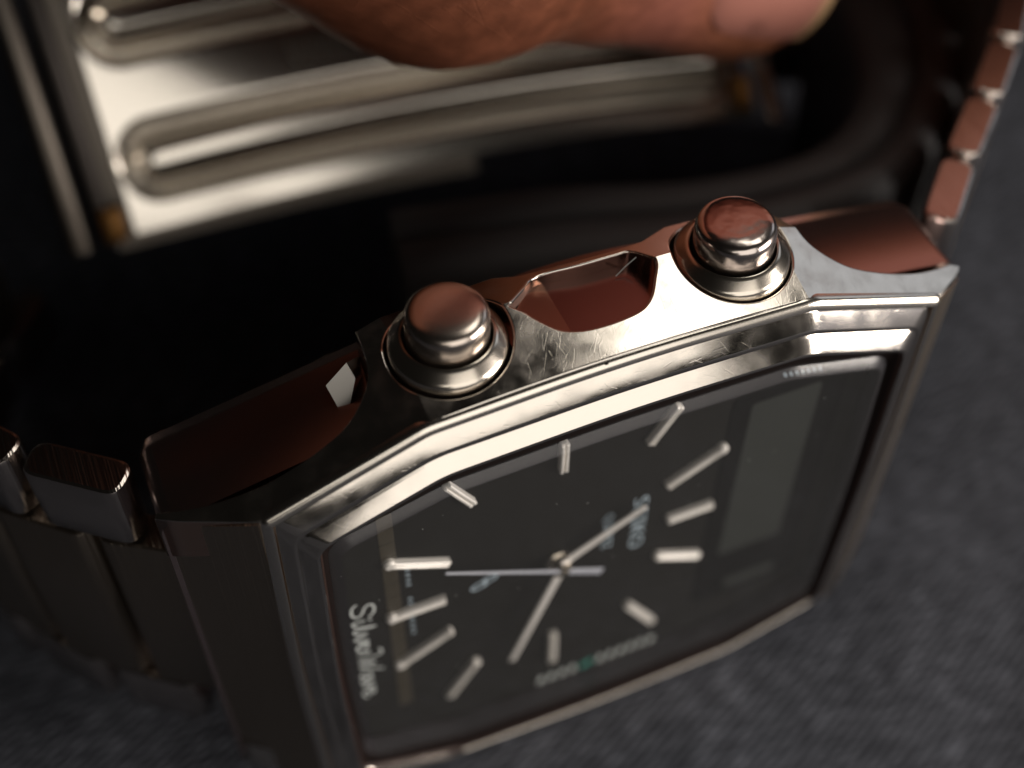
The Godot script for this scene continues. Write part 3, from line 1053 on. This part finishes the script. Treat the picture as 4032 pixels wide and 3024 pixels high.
func surface_nets(mb: MB, lo: Vector3, hi: Vector3, cell: float) -> void:
	var nx := int((hi.x - lo.x) / cell) + 1
	var ny := int((hi.y - lo.y) / cell) + 1
	var nz := int((hi.z - lo.z) / cell) + 1
	var val := PackedFloat32Array()
	val.resize(nx * ny * nz)
	val.fill(9.0)
	# coarse pass: skip blocks far from the surface
	var B := 6
	for bx in range(0, nx, B):
		for by in range(0, ny, B):
			for bz in range(0, nz, B):
				var c := lo + Vector3(bx + B * 0.5, by + B * 0.5, bz + B * 0.5) * cell
				var dc := sdf(c)
				if absf(dc) > B * cell * 0.9 + 2.0:
					if dc < 0:
						for x in range(bx, mini(bx + B, nx)):
							for y in range(by, mini(by + B, ny)):
								for z in range(bz, mini(bz + B, nz)): val[(x * ny + y) * nz + z] = -9.0
					continue
				for x in range(bx, mini(bx + B, nx)):
					for y in range(by, mini(by + B, ny)):
						for z in range(bz, mini(bz + B, nz)):
							val[(x * ny + y) * nz + z] = sdf(lo + Vector3(x, y, z) * cell)
	var ids := {}
	var vp := PackedVector3Array()
	var vn := PackedVector3Array()
	for x in nx - 1:
		for y in ny - 1:
			for z in nz - 1:
				var i0 := (x * ny + y) * nz + z
				var c := [val[i0], val[i0 + ny * nz], val[i0 + nz], val[i0 + nz + ny * nz], val[i0 + 1], val[i0 + 1 + ny * nz], val[i0 + 1 + nz], val[i0 + 1 + nz + ny * nz]]
				var neg := 0
				for q in c:
					if q < 0: neg += 1
				if neg == 0 or neg == 8: continue
				var s := Vector3.ZERO
				var cnt := 0
				for e in [[0, 1], [2, 3], [4, 5], [6, 7], [0, 2], [1, 3], [4, 6], [5, 7], [0, 4], [1, 5], [2, 6], [3, 7]]:
					var va: float = c[e[0]]; var vb: float = c[e[1]]
					if (va < 0) != (vb < 0):
						var t := va / (va - vb)
						var pa := Vector3(e[0] & 1, (e[0] >> 1) & 1, (e[0] >> 2) & 1)
						var pb := Vector3(e[1] & 1, (e[1] >> 1) & 1, (e[1] >> 2) & 1)
						s += pa.lerp(pb, t)
						cnt += 1
				ids[i0] = vp.size()
				var p := lo + (Vector3(x, y, z) + s / cnt) * cell
				vp.append(p)
				vn.append(grad(p))
	var sx := ny * nz
	var sy := nz
	for i0 in ids:
		for ax in [[sx, sy, 1], [sy, 1, sx], [1, sx, sy]]:
			var a: int = i0
			if a + ax[0] >= val.size(): continue
			if (val[a] < 0) == (val[a + ax[0]] < 0): continue
			var q0: int = a; var q1: int = a - ax[1]; var q2: int = a - ax[1] - ax[2]; var q3: int = a - ax[2]
			if ids.has(q1) and ids.has(q2) and ids.has(q3):
				var w0: int = ids[q0]; var w1: int = ids[q1]; var w2: int = ids[q2]; var w3: int = ids[q3]
				mb.quad(vp[w0], vp[w1], vp[w2], vp[w3], vn[w0], vn[w1], vn[w2], vn[w3])

func build_hand() -> void:
	var h := Node3D.new()
	h.name = "hand"
	add_child(h)
	tag(h, "brown-skinned hand with one fingertip pinching the steel clasp from above", "hand")
	# the index finger that is in view
	bone(Vector3(-25, 62, -47), Vector3(-13, 37, -22), 10.0, 9.0, 3.0)
	bone(Vector3(-13, 37, -22), Vector3(-3.1, 27.3, -23.5), 9.0, 8.4, 3.0)
	bone(Vector3(-3.1, 27.3, -23.3), Vector3(3.7, 20.4, -23.0), 8.2, 7.8, 3.0)
	bone(Vector3(3.7, 20.4, -23.0), Vector3(12.0, 15.0, -26.4), 7.6, 6.5, 3.0)
	bone(Vector3(12.0, 15.0, -26.4), Vector3(22.6, 8.6, -28.6), 6.5, 6.6, 2.0)
	# middle, ring and little finger, curled above
	bone(Vector3(-8, 76, -60), Vector3(13, 48, -30), 10.0, 9.0, 3.0)
	bone(Vector3(13, 48, -30), Vector3(36, 35, -30), 8.8, 8.2, 3.0)
	bone(Vector3(36, 35, -30), Vector3(64, 27, -33), 8.2, 7.2, 3.0)
	bone(Vector3(8, 84, -68), Vector3(30, 66, -40), 9.6, 8.6, 3.0)
	bone(Vector3(30, 66, -40), Vector3(50, 57, -42), 8.4, 8.0, 3.0)
	bone(Vector3(50, 57, -42), Vector3(76, 48, -44), 8.0, 7.0, 3.0)
	bone(Vector3(22, 88, -76), Vector3(44, 74, -52), 8.4, 7.4, 3.0)
	bone(Vector3(44, 74, -52), Vector3(62, 66, -56), 7.2, 6.2, 3.0)
	# thumb behind the clasp
	bone(Vector3(-34, 62, -84), Vector3(-10, 32, -64), 11.0, 10.0, 4.0)
	bone(Vector3(-10, 32, -64), Vector3(14, 14, -54), 9.6, 7.4, 3.0)
	# palm and wrist
	bone(Vector3(-25, 64, -50), Vector3(-26, 108, -98), 10.0, 13.0, 6.0)
	bone(Vector3(-8, 78, -62), Vector3(-18, 112, -102), 11.0, 13.0, 6.0)
	bone(Vector3(8, 86, -70), Vector3(-8, 116, -106), 10.5, 13.0, 6.0)
	bone(Vector3(22, 90, -78), Vector3(0, 120, -110), 9.5, 12.0, 6.0)
	bone(Vector3(-34, 62, -84), Vector3(-24, 106, -104), 12.0, 14.0, 6.0)
	bone(Vector3(-14, 114, -106), Vector3(-24, 150, -150), 19.0, 18.0, 6.0)
	var mb := MB.new()
	surface_nets(mb, Vector3(-60, -8, -175), Vector3(86, 175, -6), 1.5)
	# palms and fingertips are paler and pinker; the excess stands in for light
	var cols := PackedColorArray()
	for q in mb.v:
		var p := q * 1000.0
		var pale := clampf((p.y - 24.0 + 0.05 * maxf(p.x, 0.0)) / 8.0, 0.0, 1.0) * clampf((p.x + 6.0) / 10.0, 0.0, 1.0)  # also brightens the unseen fingers that the steel mirrors
		var tipc := clampf((p.x - 9.0) / 11.0, 0.0, 1.0) * (1.0 - pale)
		var far := clampf((p.x - 23.0) / 6.0, 0.0, 1.0)  # painted highlight towards the end of the fingertip
		var c := Color(1, 1, 1).lerp(Color(2.2, 1.8, 2.1), pale)
		c = c.lerp(Color(2.2, 2.4, 3.6).lerp(Color(3.2, 4.4, 4.0), far), tipc)
		cols.append(c * 0.4)
	commit("palm_and_fingers", mb, M.skin, h, cols)
	# nail on the camera side of the fingertip
	var tip := Vector3(18.5, 11.1, -27.7)
	var axis := Vector3(10.6, -6.4, -2.2).normalized()
	var outd := Vector3(-0.25, 0.55, 0.8)
	outd = (outd - axis * outd.dot(axis)).normalized()
	var side := axis.cross(outd)
	for part in 2:
		mb = MB.new()
		var f := func(u: float, v: float) -> Vector3:
			var l := lerpf(-2.5, 6.0, u) if part == 0 else lerpf(5.7, 7.2, u)
			var wv := (v - 0.5) * 2.0
			var half := 4.3 * (1.0 - 0.12 * pow(absf(l / 8.0), 2.0))
			if part == 0 and u < 0.4: half *= sqrt(clampf(1.0 - pow((0.4 - u) / 0.45, 2.0), 0.05, 1.0))
			var p := tip + axis * l + outd * 14.0 + side * wv * half
			var t := 0.0
			for it in 40:
				var dd := sdf(p - outd * t)
				if dd < 0.02: break
				t += dd * 0.8
				if t > 20.0: break
			return p - outd * (minf(t, 12.5) - (minf(lerpf(-0.3, 0.4, u), 0.12) - 0.3 * pow(absf(wv), 6.0)))
		sheet(mb, f, 14, 14, 0.4)
		commit("fingernail" if part == 0 else "fingernail_edge", mb, M.nail if part == 0 else M.nail_edge, h)

# ---------------------------------------------------------------- scene
func area(called: String, at: Vector3, look: Vector3, size: Vector2, energy: float, c: Color) -> void:
	var l := AreaLight3D.new()
	l.name = called
	l.area_size = size * S
	l.light_energy = energy
	l.light_color = c
	l.shadow_enabled = true
	l.area_range = 3.0
	add_child(l)
	l.look_at_from_position(at * S, look * S, Vector3.UP if absf((look - at).normalized().y) < 0.95 else Vector3.FORWARD)

func _ready() -> void:
	var cam := Camera3D.new()
	cam.name = "camera"
	var ca := CameraAttributesPhysical.new()
	ca.frustum_focal_length = 43.43
	ca.frustum_near = 0.004
	ca.frustum_far = 5.0
	ca.frustum_focus_distance = 0.0543
	ca.exposure_aperture = 23.0
	cam.attributes = ca
	cam.basis = Basis(Vector3.UP, -0.39822) * Basis(Vector3.RIGHT, -0.9077) * Basis(Vector3.BACK, 0.00859)
	cam.position = Vector3(-14.7812, 55.224, 29.696) * S
	add_child(cam)
	cam.current = true
	var we := WorldEnvironment.new()
	we.name = "environment"
	var env := Environment.new()
	env.background_mode = Environment.BG_COLOR
	env.background_color = lin(0.005, 0.0045, 0.004)
	env.tonemap_mode = Environment.TONE_MAPPER_LINEAR
	env.tonemap_exposure = 1.0
	env.sdfgi_enabled = true
	env.ssao_enabled = true
	env.ssil_enabled = true
	we.environment = env
	add_child(we)
	area("overhead_light", Vector3(98, 200, -25), Vector3(20, 0, -10), Vector2(92, 64), 0.0054, Color(1.0, 0.97, 0.92))  # light from an unseen source above, set for the bevel's reflection
	area("added_side_light", Vector3(240, 108, -55), Vector3(20, 0, -10), Vector2(90, 80), 0.0014, Color(0.95, 0.97, 1.0))  # unseen dim light, added to grey the right bevel facet
	area("front_light", Vector3(20, 105, 250), Vector3(0, 5, -10), Vector2(210, 220), 0.0215, Color(1.0, 0.97, 0.93))
	area("upper_light", Vector3(-120, 140, 245), Vector3(0, 5, -10), Vector2(56, 56), 0.0018, Color(1.0, 0.97, 0.93))
	area("right_light", Vector3(235, 50, 160), Vector3(10, 5, -20), Vector2(150, 120), 0.088, Color(1.0, 0.96, 0.92))
	make_materials()
	build_cloth()
	var w := Node3D.new()
	w.name = "wristwatch"
	add_child(w)
	tag(w, "steel analogue and digital wristwatch with black dial standing on its side", "wristwatch")
	build_case(w)
	build_bezel(w)
	build_dial(w)
	build_glass(w)
	build_dirt(w)
	build_bracelet(w)
	build_clasp(w)
	build_band()
	build_hand()
